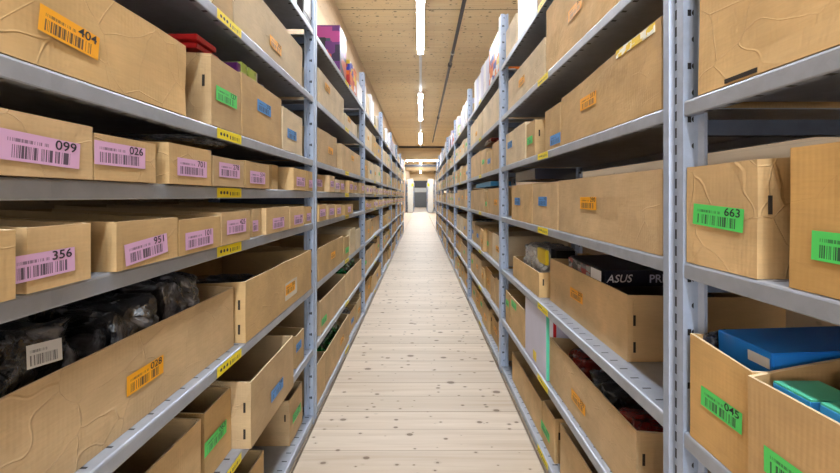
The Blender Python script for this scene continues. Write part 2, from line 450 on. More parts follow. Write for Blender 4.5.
def rack(s, W, yfirst, nbay, Z, label, first_open=False, tags=True, name='shelving_rack'):
    r = empty(name, (s*W, yfirst, 0)); tag(r, label, 'shelving rack')
    pm, pmr, sm = post_mesh(s), post_mesh(s, True), shelf_mesh(s, BAY-PW-.002)
    bb = box_bm(0, s*(RD-.092), 0, .02, -.03, 0); bmesh.ops.recalc_face_normals(bb, faces=bb.faces)
    bme = bpy.data.meshes.new('side_brace'); bb.to_mesh(bme); bb.free(); bme.materials.append(M['brace'])
    for i in range(nbay+1):
        y = i*BAY - PW
        place('front_post', pm, r, (s*.0, y, 0)); place('rear_post', pmr, r, (s*(RD+.0), y, 0))
        for z in ([Z[k] for k in range(0, len(Z), 1)] if i < 4 else Z[::3]):
            place('side_brace', bme, r, (s*.046, y+.0175, z-.032))
    for i in range(nbay):
        for z in Z:
            sh_ = place('shelf', sm, r, (s*.0015, i*BAY+.001, z))
            if tags:
                g = sticker('location_label', .122, .0255, M['yellow'], sh_, (-s*.0007, BAY/2-.04, -.0152), (math.pi/2, 0, -s*math.pi/2), label='yellow location label with three dots and a barcode')
    return r
YL, YR = 1.764-BAY, .731        # first uprights' far edges
rack(-1, WL, YL, 7, ZL, 'galvanised boltless shelving rack on the left of the aisle, filled with cardboard boxes')
rack(1, WR, YR-BAY, 8, ZR, 'galvanised boltless shelving rack on the right of the aisle, filled with cardboard boxes')

# ------------------------------------------------------------------ cartons
ORD = ['first','second','third','fourth','fifth','sixth','seventh','eighth','ninth','tenth','eleventh','twelfth','thirteenth','fourteenth','fifteenth']
counter = {}
def where(side, lev, bay):
    """position phrase that singles a thing out"""
    key = (side, lev, bay); counter[key] = counter.get(key, -1)+1
    n = len(ZL) if side == 'L' else len(ZR)
    return f"{ORD[counter[key]]} on {ORD[lev]} shelf down, {ORD[bay]} bay, {'left' if side == 'L' else 'right'} rack"
def carton_mesh(s, Lx, Ly, hf, hn, hr, th, wob, seed):
    """open box; origin at front-bottom-near corner; x into the rack (times s), y along the aisle.
    hn / hf = front wall height at the near / far corner, hr = rear height"""
    bm = bmesh.new()
    o0 = [(0,0),(Lx,0),(Lx,Ly),(0,Ly)]; i0 = [(th,th),(Lx-th,th),(Lx-th,Ly-th),(th,Ly-th)]
    tops = [hn, hr, hr, hf]
    ob = [bm.verts.new((s*x, y, 0)) for x, y in o0]; ot = [bm.verts.new((s*x, y, h)) for (x, y), h in zip(o0, tops)]
    it = [bm.verts.new((s*x, y, h)) for (x, y), h in zip(i0, tops)]; ib = [bm.verts.new((s*x, y, th)) for x, y in i0]
    for i in range(4):
        j = (i+1) % 4
        bm.faces.new((ob[i], ob[j], ot[j], ot[i]))
        f = bm.faces.new((ot[i], ot[j], it[j], it[i])); f.material_index = 1
        bm.faces.new((it[i], it[j], ib[j], ib[i]))
    bm.faces.new(ob); bm.faces.new(ib)
    if wob > 0:
        bmesh.ops.subdivide_edges(bm, edges=[e for e in bm.edges if e.calc_length() > .05], cuts=5, use_grid_fill=True)
        for v in bm.verts:
            p = v.co; q = Vector((p.x*4+seed, p.y*4+seed*2, p.z*5))
            edge_f = min(1, p.z/.05)
            fx = noise.noise(q); fy = noise.noise(q+Vector((9, 3, 5))); fz = noise.noise(Vector((p.x*5+seed, p.y*5, seed)))
            v.co.x += s*abs(fx)*wob*edge_f; v.co.y += fy*wob*.8*edge_f*(1 if .01 < p.y < Ly-.01 else .3)
            if p.z > .6*hn: v.co.z += fz*wob*.9
        for f in bm.faces: f.smooth = False
    return bm
used = []
def carton(side, lev, y0, y1, h, xf=None, bay=0, mat='card', colr=None, num=None, lab=None, slit=0, dep=.42, hn=None, hr=None,
           wob=0, patch=False, desc=None, name=None, lw_=None, where_s=None):
    s = -1 if side == 'L' else 1; W = WL if s < 0 else WR; Z = (ZL if s < 0 else ZR)[lev]
    xf = W+.004 if xf is None else xf
    hn = h if hn is None else hn; hr = (h+.018) if hr is None else hr
    up = (ZL if s < 0 else ZR)[lev-1]-Z-.036 if lev > 0 else .5
    h, hn, hr = min(h, up), min(hn, up), min(hr, up)
    small = (y1-y0) < .15 and h < .1
    name = name or ('parts_bin' if small else 'cardboard_box')
    bm = carton_mesh(s, dep, y1-y0, h, hn, hr, .0045, wob, random.random()*50)
    o = from_bm(name, bm, [M[mat], M['edge']])
    o.location = (s*xf, y0, Z+.0008)
    if xf < W+.0005:   # hangs a little over the shelf edge
        pass
    w_ = where_s or where(side, lev, bay)
    d = desc or f"open cardboard {'bin' if small else 'box'} {('with '+colr+' label') if colr else 'without label'}"
    tag(o, f"{d}, {w_}", 'parts bin' if small else 'cardboard box', ('pink labelled bins' if small else 'cardboard boxes')+f" on the {'left' if s < 0 else 'right'} rack")
    rot = (math.pi/2, 0, -s*math.pi/2)
    if colr:
        lw, lh = (.102, .037) if (y1-y0) > .125 else (min(.105, (y1-y0)*.66), .034)
        lw = lw_ or lw
        yc, zc, tilt = lab or ((y0+y1)/2, Z+h*.5, 0)
        yc -= y0; zc -= Z
        m = Matrix.Translation((-s*.0016, yc, zc)) @ Euler(rot).to_matrix().to_4x4() @ Matrix.Rotation(tilt, 4, 'Z')
        if patch: 
            g = box_bm(-.062, .066, -.035, .030, 0, .0006); q = from_bm('tape_patch', g, M['tape'], o)
            q.matrix_local = m @ Matrix.Translation((0.01, -.003, -.0008))
            m = m @ Matrix.Translation((0, 0, .0006))
        l = sticker('barcode_label', lw, lh, M[colr], o, (0,0,0), (0,0,0), num if num else None, f"{colr} barcode label")
        l.matrix_local = m
    for k in range(slit):     # fold slots on the end wall that faces the viewer, next to the front corner
        zz = h*(.62 if k == 0 else .22)
        g = box_bm(s*.016, s*.022, -.0012, .001, zz-.014, zz+.014); from_bm('fold_slot', g, M['slot'], o)
    used.append((side, lev, bay, y0, y1, h, xf, o))
    return o

def P(side, px, xf=None):
    W = WL if side == 'L' else WR
    xf = W+.004 if xf is None else xf
    return xf*F/abs(px-CX)
def PZ(side, px, py, xf):
    return H+(CY-py)*xf/abs(px-CX)
def B(side, lev, xn, xfar, top, bay=0, xf=None, colr=None, num=None, lab=None, **kw):
    """lay a carton out from where its aisle face was measured: near / far end, a point on its top edge"""
    W = WL if side == 'L' else WR
    xf = W+.004 if xf is None else xf
    y0 = xn if isinstance(xn, float) and abs(xn) < 20 else P(side, xn, xf)
    y1 = P(side, xfar, xf)
    Z = (ZL if side == 'L' else ZR)[lev]
    h = PZ(side, top[0], top[1], xf)-Z if isinstance(top, tuple) else top
    L = None
    if lab: 
        yc = P(side, lab[0], xf); L = (yc, PZ(side, lab[0], lab[1], xf), lab[2] if len(lab) > 2 else 0)
    return carton(side, lev, min(y0, y1)+.001, max(y0, y1)-.001, h, xf, bay, colr=colr, num=num, lab=L, **kw)

WB = .004
# ---- left rack, first bay. shelf index 0 = top
B('L', 1, .27, 212, .22, colr=None, mat='card_pale', wob=WB)
B('L', 1, 212.5, 233, .20, mat='card', wob=WB)
B('L', 1, 234, 302.5, (301, 47.5), mat='card_pale', colr='orange', num='300', lab=(275.5, 46), wob=WB)
B('L', 2, .26, 186.5, (186, 47), mat='card', colr='orange', num='404', lab=(70.4, 34.5, -.09), lw_=.09, wob=.006)
B('L', 2, 211, 241, (212, 54), colr='green', num='127', lab=(226.5, 98), slit=1, wob=WB)
B('L', 2, 242, 282, (242, 72.5), colr='blue', num='218', lab=(264, 108.5), wob=WB)
B('L', 2, 283, 302.5, (284, 107), mat='card_pale', colr='blue', num='155', lab=(291.8, 135), wob=WB)
XB = .500
B('L', 3, .27, 93.2, (93, 127.5), xf=XB, colr='pink', num='099', lab=(42, 151, -.05), wob=.002)
B('L', 3, 94, 156, (94, 133), xf=XB, colr='pink', num='026', lab=(121, 156, 0), wob=.002)
B('L', 3, 169, 211.5, (169, 142.2), xf=XB, colr='pink', num='701', lab=(192.4, 168.5), wob=.002)
B('L', 3, 213, 244, (213, 155.5), xf=XB, colr='pink', num='278', lab=(229.5, 171), wob=.002)
B('L', 3, 245, 269.5, (245, 161), xf=XB, colr='pink', num='514', lab=(257.5, 178), wob=.002)
B('L', 3, 272, 278, (278, 166), xf=.53, wob=.002)
B('L', 3, 293.5, 306.5, (294, 168), xf=XB, colr='pink', num='632', lab=(300.5, 182))
B('L', 3, 307, 312.5, (307, 171), xf=XB, colr='pink', lab=(310.5, 184))
B('L', 4, .27, 16.5, (0, 232), xf=.492, wob=.002)
B('L', 4, 26, 91.5, (91, 224), xf=XB, colr='pink', num='356', lab=(44, 265, .02), lw_=.082, wob=.002)
B('L', 4, 116, 178, (116, 223), xf=XB, colr='pink', num='951', lab=(147, 249, .10), wob=.002)
B('L', 4, 179, 220.5, (217, 216.5), xf=XB, colr='pink', num='101', lab=(199.5, 239, .02), wob=.002)
B('L', 4, 221.5, 250, (221, 213), xf=XB, colr='pink', num='425', lab=(236.5, 226.5), wob=.002)
B('L', 4, 252.5, 261, (260, 209), xf=.512, colr='pink', lab=(255, 226))
B('L', 4, 266, 289, (266, 208.5), xf=XB, colr='pink', num='877', lab=(278.3, 223))
B('L', 4, 290, 304, (290, 207.5), xf=XB, colr='pink', num='340', lab=(298.3, 219.5))
B('L', 4, 305.5, 311.5, (306, 207), xf=.515, colr='pink', lab=(308.5, 217))
B('L', 5, .24, 234, (97.5, 354), xf=.534, colr='orange', num='028', lab=(145.5, 375, 0), lw_=.093, wob=.004, mat='card')
B('L', 5, 245.5, 311.5, (245.5, 282), xf=.508, colr='orange', num='300', lab=(290, 288), wob=.003, patch=True, slit=2, hr=.16)
B('L', 6, .30, 115, .19, xf=.535, wob=.003)
B('L', 6, 116, 201.5, (202, 418), xf=.535, wob=.003)
B('L', 6, 204.5, 231.5, (203, 416), xf=.54, colr='green', num='063', lab=(215.5, 438), wob=.003, mat='card')
B('L', 6, 251, 293.7, (251, 383), xf=.484, colr='blue', num='240', lab=(277, 389.5), wob=.003, slit=2)
B('L', 6, 296, 304, (295, 338), xf=.52, colr='blue', lab=(298.5, 346))
B('L', 7, .62, 236, .17, xf=.54, wob=.003)
B('L', 7, 238, 264, (264, 450), xf=.54, wob=.003)
B('L', 7, 289.5, 302.5, (289.5, 401.5), xf=.545, colr='green', num='097', lab=(296.5, 413), slit=1, wob=.002)
carton('L', 0, .9, 1.56, .16, .56, 0, mat='card_pale')

# ---- right rack, first bay (ends at its far upright) and second bay
B('R', 2, 697.5, .27, .215, xf=.500, mat='card', wob=.007) if False else None
def BR(lev, yn, yf, h, **kw): return carton('R', lev, yn, yf, h, **kw)
BR(2, .22, P('R', 698), .225, bay=0, mat='card', wob=.007, xf=.497)
bx = used[-1][7]; from_bm('fold_slot', box_bm(-.0012, .001, P('R', 757, .497)-.22, P('R', 725, .497)-.22, .003, .010), M['slot'], bx)
BR(3, P('R', 757), P('R', 686.5), .177, bay=0, colr='green', num='663', lab=(P('R', 717.2), PZ('R', 717.2, 217.5, .497), -.07), slit=1, wob=.003, mat='card', hr=.20)
BR(3, .2, P('R', 789), .187, bay=0, colr='green', num='058', lab=(P('R', 862), PZ('R', 862, 252.9, .497), -.03), wob=.003, mat='card_deep')
BR(4, P('R', 751.5), P('R', 690), .187, bay=0, colr='green', num='045', lab=(P('R', 721), PZ('R', 721, 409, .497), -.02), wob=.003, mat='card_deep', hn=.176, hr=.165)
BR(4, .2, P('R', 752.5), .172, bay=0, xf=.49, colr='green', num='112', lab=(P('R', 803, .49), PZ('R', 803, 487, .49), 0), wob=.003, mat='card_deep', hr=.25)
BR(5, .24, .66, .17, bay=0, mat='card')
BR(1, .2, .66, .2, bay=0, mat='card')

B('R', 0, 516, 506, .155, bay=1, mat='card_pale')
B('R', 1, 544.5, 508, .165, bay=1, mat='card_pale', colr='orange', num='219', lab=(521.8, 81.5), wob=WB, hn=.15)
B('R', 1, 616, 546, .245, bay=1, mat='card', colr='orange', num='304', lab=(575, 10), wob=WB)
B('R', 1, 1.0*.78, 618, .23, bay=1, mat='card')
B('R', 2, 525, 506, (512, 131), bay=1, colr='blue', num='166', lab=(510, 145), wob=WB, mat='card_pale')
B('R', 2, 535, 526.5, (527, 125), bay=1, colr='green', lab=(530, 140.5), slit=1, mat='card')
B('R', 2, 560, 545, (546, 112), bay=1, colr='blue', lab=(555.5, 139.5), wob=WB, mat='card')
B('R', 2, 661.5, 561, (561, 99), bay=1, colr='orange', num='317', lab=(588.3, 101.5), wob=.006, hn=.192, mat='card', slit=1)
B('R', 3, 532, 511.5, (512, 186), bay=1, colr='blue', num='081', lab=(517.5, 201.5), wob=.002, mat='card')
B('R', 3, 557.5, 533, (533, 185), bay=1, colr='blue', num='142', lab=(542.8, 201.5), wob=.002)
B('R', 3, 662.5, 558.5, (558, 181), bay=1, colr='orange', num='290', lab=(588.3, 203.5), wob=.004, slit=2, mat='card')
B('R', 4, 539, 513, (512.5, 256), bay=1, xf=.515, colr=None, wob=.003, slit=1)
B('R', 4, 627.5, 550, (550, 258.5), bay=1, xf=.55, colr='orange', num='205', lab=(576.5, 295.5), wob=.004, slit=2, hr=.17)
B('R', 5, 510.2, 505.6, .185, bay=1, xf=.505, colr='green', lab=(507.5, 303))
B('R', 5, 524, 511, (511, 296), bay=1, xf=.505, colr='green', lab=(514, 305), slit=1)
B('R', 5, 636, 549.5, (636, 432), bay=1, xf=.514, colr='orange', num='331', lab=(578.5, 402), wob=.003, slit=1, hr=.15)
B('R', 6, 541.5, 512, (517.5, 361), bay=1, xf=.52, wob=.002)
B('R', 6, 554.5, 542.5, (542, 399), bay=1, xf=.52, colr='green', num='076', lab=(545.5, 431), slit=1)
B('R', 6, 655, 560, (560.6, 424), bay=1, xf=.52, wob=.003)

# ------------------------------------------------------------------ loose things
def bag(name, s, x0, x1, y0, y1, z0, z1, mat, label, cat='plastic bag', seed=None, amp=.22, group=None):
    seed = random.random()*90 if seed is None else seed
    bm = bmesh.new(); bmesh.ops.create_icosphere(bm, subdivisions=5, radius=1)
    for v in bm.verts:
        p = v.co.copy()
        m = max(abs(p.x), abs(p.y), abs(p.z)); q = p.lerp(p/m, .55)
        n1 = noise.noise(p*1.7+Vector((seed,)*3)); n2 = 1-abs(noise.noise(p*3.6+Vector((seed*2,)*3)))*2; n3 = 1-abs(noise.noise(p*8+Vector((seed,)*3)))*2
        q *= 1 - amp*.6 + amp*(.6*n1 + .38*n2 + .06*n3)
        v.co = q
    cs = [[getattr(v.co, a) for v in bm.verts] for a in 'xyz']
    lo = [min(c) for c in cs]; hi = [max(c) for c in cs]
    ds = (x1-x0, y1-y0, z1-z0)
    for v in bm.verts:
        f = [(v.co[i]-lo[i])/(hi[i]-lo[i])*ds[i] for i in range(3)]
        v.co = (s*f[0], f[1], f[2])
    o = from_bm(name, bm, mat, smooth=True); o.location = (s*x0, y0, z0)
    return tag(o, label, cat, group)
def item(name, s, x0, x1, y0, y1, z0, z1, mat, label, cat, bev=.0015, rot=None, group=None):
    cx, cy = (x0+x1)/2, (y0+y1)/2
    bm = box_bm(-(x1-x0)/2, (x1-x0)/2, -(y1-y0)/2, (y1-y0)/2, 0, z1-z0, bev=bev)
    o = from_bm(name, bm, mat); o.location = (s*cx, cy, z0)
    if rot: o.rotation_euler = rot
    return tag(o, label, cat, group)

# black bags in the long box on the left
zb = ZL[5]
bag('plastic_bag', -1, .548, .90, .27, .66, zb+.01, zb+.245, M['black_bag'], 'black plastic wrapped bundle heaped in the 028 box, end closer to viewer', seed=3)
o1 = bag('plastic_bag', -1, .548, .88, .665, .80, zb+.01, zb+.235, M['black_bag'], 'glossy black plastic bag in the middle of the 028 box', seed=11)
bag('plastic_bag', -1, .548, .86, .805, .96, zb+.01, zb+.255, M['grey_bag'], 'smoky grey plastic bag at the far end of the 028 box', seed=23)
l = sticker('paper_tag', .05, .032, M['white_label'], o1, (.012, -.03, .17), (math.pi/2, 0, math.pi/2+.1), label='white barcode tag')
l.parent = bpy.data.objects['plastic_bag']; l.location = (.003, P('L', 41, .551)-.27, PZ('L', 41, 353, .551)-zb-.01)
l.rotation_euler = (math.pi/2-.2, .15, math.pi/2)
bag('plastic_bag', -1, .54, .86, 1.08, 1.40, zb+.01, zb+.15, M['grey_bag'], 'grey plastic bag lying inside the 300 box beside the 028 box')
bag('plastic_bag', -1, .505, .80, .80, 1.0, ZL[3]+.02, ZL[3]+.040, M['grey_bag'], 'thin grey plastic bag on the pink labelled bins at left') .location.z = ZL[3]+.101
# red flat cartons, printed packets, wrapped goods on the third shelf
item('software_carton', -1, .56, .80, .90, 1.00, ZL[2]+.197, ZL[2]+.211, M['pred'], 'flat red carton lying lower of two on the green labelled 127 box', 'carton')
item('software_carton', -1, .55, .78, .885, .97, ZL[2]+.212, ZL[2]+.226, M['pred'], 'flat red carton lying uppermost on the green labelled 127 box', 'carton')
item('game_carton', -1, .53, .70, 1.042, 1.062, ZL[2]+.05, ZL[2]+.215, M['poster'], 'thin purple carton standing in the blue labelled 218 box', 'carton', group='packets in the 218 box')
item('game_carton', -1, .53, .70, 1.066, 1.10, ZL[2]+.05, ZL[2]+.225, M['lime'], 'lime green and white carton standing in the 218 box', 'carton', group='packets in the 218 box')
item('game_carton', -1, .53, .70, 1.11, 1.17, ZL[2]+.05, ZL[2]+.225, M['lime'], 'broader lime green carton standing in the 218 box', 'carton', group='packets in the 218 box')
bag('plastic_bag', -1, .53, .70, 1.19, 1.28, ZL[2]+.05, ZL[2]+.225, M['clear_bag'], 'crumpled clear plastic bag poking out of the 218 box')
# black framed carton on the top shelf of the first bay, left
c = item('appliance_carton', -1, .515, .75, 1.58, 1.70, ZL[0]+.001, ZL[0]+.25, M['pblack'], 'tall black carton with a white panel on the top shelf, left rack', 'carton')
from_bm('printed_panel', box_bm(-.09, .09, -.0615, -.0602, .03, .22), M['white'], c)
from_bm('printed_panel', box_bm(.1178, .119, -.045, .045, .03, .22), M['white'], c)
# purple poster carton, second bay on the left, top shelf
c = item('board_game_carton', -1, .515, .70, 2.30, 2.50, ZL[0]+.001, ZL[0]+.30, M['poster'], 'tall purple and black printed carton standing on the top shelf, left rack', 'carton')
item('storage_carton', -1, .515, .68, 2.62, 2.90, ZL[0]+.001, ZL[0]+.20, M['comic'], 'bright printed carton beside the purple one on the top left shelf', 'carton')
item('storage_carton', -1, .515, .72, 2.93, 3.18, ZL[0]+.001, ZL[0]+.15, M['white'], 'low white carton with blue lid on the top left shelf', 'carton')
# ---- right: blue wrapped carton and ink cartons in the first bay
zr = ZR[4]
c = item('router_carton', 1, .538, .86, .549, .65, zr+.150, zr+.206, M['pblue'], 'blue carton in clear wrap sticking out of the 045 box', 'carton', rot=(0, -.03, 0))
from_bm('printed_strip', box_bm(-.1622, -.1609, -.046, -.010, .030, .046), M['white'], c, )['label'] = 'white printed strip'
item('spare_carton', 1, .54, .80, .56, .65, zr+.006, zr+.147, M['pnavy'], 'dark carton under the blue wrapped one in the 045 box', 'carton')
bag('plastic_bag', 1, .51, .60, .654, .659, zr+.08, zr+.20, M['grey_bag'], 'grey plastic film crumpled behind the blue wrapped carton')
for i in range(4):
    y1_ = .520 - i*.060
    c = item('ink_carton', 1, .508, .575+.01*(i % 2), y1_-.052, y1_, zr+.10, zr+.174+(.004 if i % 2 else .0), M['pcyan'],
             f"{ORD[i]} small blue ink carton with green top from the far corner of its box", 'ink carton', group='ink cartons in the box beside 045', rot=(0, 0, .05*(i % 2)))
    hx = (.575+.01*(i % 2)-.508)/2
    from_bm('carton_top', box_bm(-hx+.001, hx-.001, -.025, .025, .0730+(.004 if i % 2 else 0), .0755+(.004 if i % 2 else 0)), M['pgreen'], c)['label'] = 'green carton top'
for i in range(3):
    item('long_carton', 1, .60, .86, .34+.06*i, .39+.06*i, zr+.08, zr+.185, M[['pgreen', 'pblack', 'green_bag'][i]], f"{['teal','black','dark green'][i]} long carton lying behind the small blue ink cartons", 'carton')
for i in range(3):
    item('toner_carton', 1, .53, .8, .30+.11*i, .40+.11*i, ZR[5]+.008, ZR[5]+.17+.01*i, M['pnavy'], f"{ORD[i]} navy carton standing below the 045 box, from the viewer", 'carton')
# mainboard carton lying across a box in the second bay
c = item('mainboard_carton', 1, .566, .88, 1.112, 1.36, ZR[4]+.168, ZR[4]+.218, M['pnavy'], 'large dark navy mainboard carton lying in the 205 box, right rack', 'carton', bev=.002, rot=(.03, -.015, .02))
def flat_text(s_, size, loc, rot, mat, parent, shear=0):
    cu_ = text_mesh(s_, size)
    me = cu_.copy(); me.materials.clear(); me.materials.append(mat)
    if shear:
        for v in me.vertices: v.co.x += v.co.y*shear
    t_ = bpy.data.objects.new('printed_name', me); C.objects.link(t_); t_.parent = parent; t_.location = loc; t_.rotation_euler = rot
    return t_
flat_text('ASUS', .034, (-.075, -.1247, .014), (math.pi/2, 0, 0), M['white'], c, .25)
flat_text('PRIME', .036, (.075, -.1247, .011), (math.pi/2, 0, 0), M['lilac'], c)
from_bm('printed_panel', box_bm(-.1650, -.1643, -.045, .118, .004, .046), M['boxart'], c)
from_bm('white_sticker', box_bm(-.1652, -.1643, -.115, -.050, .004, .047), M['white'], c)['label'] = 'white sticker'
item('spare_carton', 1, .58, .90, 1.10, 1.35, ZR[4]+.006, ZR[4]+.138, M['pblack'], 'dark carton beneath the navy mainboard carton inside the 205 box', 'carton')
# clear bag with yellow sign on the small box
bag('plastic_bag', 1, .532, .74, 1.60, 1.95, ZR[4]+.02, ZR[4]+.215, M['clear_bag'], 'crumpled clear plastic bag heaped in the box beside the mainboard carton')
item('yellow_wallet', 1, .545, .56, 1.57, 1.68, ZR[4]+.14, ZR[4]+.205, M['yell'], 'yellow plastic wallet sticking up from the clear bag', 'wallet')
item('black_case', 1, .58, .66, 1.535, 1.60, ZR[4]+.12, ZR[4]+.21, M['pblack'], 'small black case beside the yellow wallet', 'case')
# goods in the 331 box
bag('plastic_bag', 1, .53, .86, 1.24, 1.40, ZR[5]+.01, ZR[5]+.185, M['red_bag'], 'red plastic bag at the far end of the 331 box')
bag('plastic_bag', 1, .53, .86, 1.04, 1.23, ZR[5]+.01, ZR[5]+.175, M['black_bag'], 'black plastic bag in the middle of the 331 box')
bag('plastic_bag', 1, .53, .86, .88, 1.03, ZR[5]+.01, ZR[5]+.165, M['red_bag'], 'dark red plastic bag at the near end of the 331 box')
# white binder with green and red stripe
yb0, yb1 = P('R', 545.5, .5), P('R', 524.8, .5)
c = item('box_file', 1, .502, .80, yb0, yb1, ZR[5]+.001, ZR[5]+.262, M['lilac'], 'tall white box file with green and red edge stripes, right rack', 'box file')
hw = (yb1-yb0)/2
for k, mt in ((0, 'pgreen'), (1, 'white'), (2, 'pred')):
    from_bm('edge_stripe', box_bm(-.148+k*.014, -.136+k*.014, -hw-.0012, -hw+.0002, .002, .260), M[mt], c)['label'] = ['green edge stripe', 'white edge stripe', 'red edge stripe'][k]
from_bm('sticker_patch', box_bm(-.1502, -.1488, -.02, .02, .02, .06), M['yell'], c)['label'] = 'pale yellow sticker'
# blue goods, second bay
item('cable_carton', 1, .515, .70, 1.62, 1.95, ZR[3]+.201, ZR[3]+.25, M['pnavy'], 'dark blue carton lying on the 081 box, right rack', 'carton')
bag('plastic_bag', 1, .52, .75, 1.47, 2.0, ZR[1]+.05, ZR[1]+.205, M['blue_bag'], 'pale blue plastic film bulging out of the 219 box')
bag('plastic_bag', 1, .52, .70, 1.74, 2.05, ZR[2]+.09, ZR[2]+.195, M['red_bag'], 'red and white plastic film on the 166 box')
# tape on the wrinkled box
tp = used[[i for i, u in enumerate(used) if u[0] == 'R' and u[1] == 2 and u[2] == 1][-1]][7]
from_bm('printed_tape', box_bm(-.0013, .0004, .02, .17, .168, .188), M['ytape'], tp)['label'] = 'yellow printed tape'
# white folders, second bay top shelf
yy = P('R', 536)
item('ring_binder', 1, .50, .76, P('R', 526), P('R', 517.5), ZR[0]+.001, ZR[0]+.30, M['white'], 'white binder beside the thin brown box, second bay top shelf, right rack', 'binder', group='white binders on the top shelf')
item('ring_binder', 1, .50, .76, P('R', 536), P('R', 526.5), ZR[0]+.001, ZR[0]+.31, M['lilac'], 'pale white binder closer to viewer on second bay top shelf, right rack', 'binder', group='white binders on the top shelf')
B('R', 0, 560, 537.5, .22, bay=1, mat='card_deep')

# ------------------------------------------------------------------ remaining bays
def fill(side, bay, y0, y1):
    s = -1 if side == 'L' else 1; W = WL if s < 0 else WR; Z = ZL if s < 0 else ZR
    rnd = random.Random(bay*100+(1 if s < 0 else 2))
    sname = 'left' if s < 0 else 'right'
    for lev in range(len(Z)):
        if (side, bay, lev) in preset: continue
        pinkrow = s < 0 and lev in (3, 4)
        y = y0+.012
        k = 0
        while y < y1-.07:
            if lev == 0:
                r = rnd.random()
                w = rnd.uniform(.07, .3); 
                if y+w > y1-.01: w = y1-.01-y
                hgt = rnd.uniform(.14, .30)
                key = ('t', side, bay); counter[key] = counter.get(key, -1)+1
                pos = f"{ORD[min(14, counter[key])]} item on top shelf, {ORD[bay]} bay, {sname} rack"
                xf = W+rnd.uniform(.006, .04)
                if r < .62:
                    n = max(1, int(w/.075)); ww = w/n
                    for q in range(n):
                        kk = (('b', side, bay)); counter[kk] = counter.get(kk, -1)+1
                        mt = rnd.choice(['white', 'lilac', 'white'])
                        o = item('ring_binder', s, xf, xf+.27, y+q*ww, y+(q+1)*ww-.003, Z[0]+.001, Z[0]+(rnd.uniform(.25, .31) if s > 0 else rnd.uniform(.17, .29)), M[mt],
                             f"{'white' if mt == 'white' else 'pale lilac'} binder, {ORD[min(14, counter[kk])]} on top shelf, {ORD[bay]} bay, {sname} rack", 'binder', group='white binders on the top shelf')
                elif r < .74:
                    item('printed_carton', s, xf, xf+.25, y, y+w-.004, Z[0]+.001, Z[0]+hgt, M[rnd.choice(['comic', 'lime', 'poster'])], f"colourful printed carton, {pos}", 'carton', group='printed cartons on the top shelves')
                else:
                    carton(side, 0, y, y+w-.004, hgt*.8, xf, bay, mat='card_pale')
                y += w+(rnd.uniform(0, .03) if s > 0 else rnd.uniform(.02, .22))
                continue
            if pinkrow:
                w = rnd.choice([.10, .12, .13, .16, .20]); hgt = rnd.uniform(.072, .092)
                xf = W-.006 if rnd.random() < .8 else W+.02
                colr = 'pink'
            else:
                w = rnd.choice([.13, .18, .26, .34, .5, .62]) if s < 0 else rnd.choice([.11, .16, .2, .3, .45])
                if lev >= 5: w *= rnd.choice([1, 1.3])
                hgt = rnd.uniform(.15, .20); xf = W+(rnd.uniform(.004, .012) if lev < 4 else rnd.uniform(.006, .04))
                colr = rnd.choice(['orange', 'orange', 'blue', 'green', None])
            if y+w > y1-.012 or y1-.012-(y+w) < .07: w = y1-.012-y
            num = f"{rnd.randint(10, 990):03d}" if (bay <= 2 and colr) else None
            mat = rnd.choice(['card', 'card_pale', 'card_pale']) if lev < 3 else rnd.choice(['card', 'card', 'card_pale']) if lev < 5 else rnd.choice(['card', 'card', 'card_deep'])
            b_ = carton(side, lev, y, y+w-.004, hgt, xf, bay, mat=mat, colr=colr, num=num, slit=(1 if (w > .15 and bay < 4 and rnd.random() < .6) else 0),
                   lab=((y+w/2+rnd.uniform(-.2, .2)*max(0, w-.13), Z[lev]+hgt*rnd.uniform(.42, .6), rnd.uniform(-.05, .05)) if not pinkrow else None),
                   wob=.003 if bay <= 2 and not pinkrow else 0)
            if not pinkrow and rnd.random() < .28 and bay < 5:
                mt, cn = rnd.choice([('clear_bag', 'clear'), ('green_bag', 'green'), ('red_bag', 'red'), ('grey_bag', 'grey'), ('blue_bag', 'pale blue'), ('black_bag', 'black')])
                kk = ('g', side, bay, lev); counter[kk] = counter.get(kk, -1)+1
                bag('plastic_bag', s, xf+.012, xf+.3, y+.012, y+w-.018, Z[lev]+.03, Z[lev]+hgt+.022, M[mt],
                    f"{cn} plastic bag in {ORD[counter[('L' if s < 0 else 'R', lev, bay)]]} box, {ORD[lev]} shelf down, {ORD[bay]} bay, {sname} rack")
            y += w+(rnd.uniform(.0, .012) if not pinkrow else (rnd.uniform(.0, .02) if rnd.random() < .8 else .06))
            k += 1
preset = {('L', 1, 0), ('L', 1, 4), ('L', 1, 2), ('L', 1, 1), ('L', 1, 6), ('L', 1, 5), ('R', 2, 3), ('R', 2, 2), ('R', 2, 1), ('R', 2, 0)}
# second bay on the left, as seen
B('L', 1, 318.5, 344, (318, 67), bay=1, mat='card_pale', colr='orange', num='412', lab=(327.5, 88.5), wob=.003)
B('L', 1, 345, 357, (345, 113), bay=1, mat='card_pale', colr='orange', lab=(349, 120))
B('L', 2, 318.5, 337, (319, 126), bay=1, mat='card', colr='orange', lab=(330.5, 151), wob=.005, hn=.17)
B('L', 2, 341.5, 360.5, (342, 144), bay=1, mat='card', colr='orange', lab=(352.5, 158.5), wob=.003)
for a_, b_ in ((318.8, 326), (328.3, 334.8), (336.2, 341.5), (345, 353)): B('L', 4, a_, b_, (a_, 205), bay=1, xf=.5, colr='pink')
B('L', 5, 318.5, 343, (343, 236), bay=1, xf=.51, colr='orange', lab=(333, 255), wob=.003)
B('L', 5, 344, 349, (344, 238), bay=1, xf=.51, colr='green', lab=(347, 250))
B('L', 5, 350, 355, (350, 230), bay=1, xf=.51, mat='card_pale')
B('L', 5, 355.5, 360.5, (356, 230), bay=1, xf=.51, mat='card_pale')
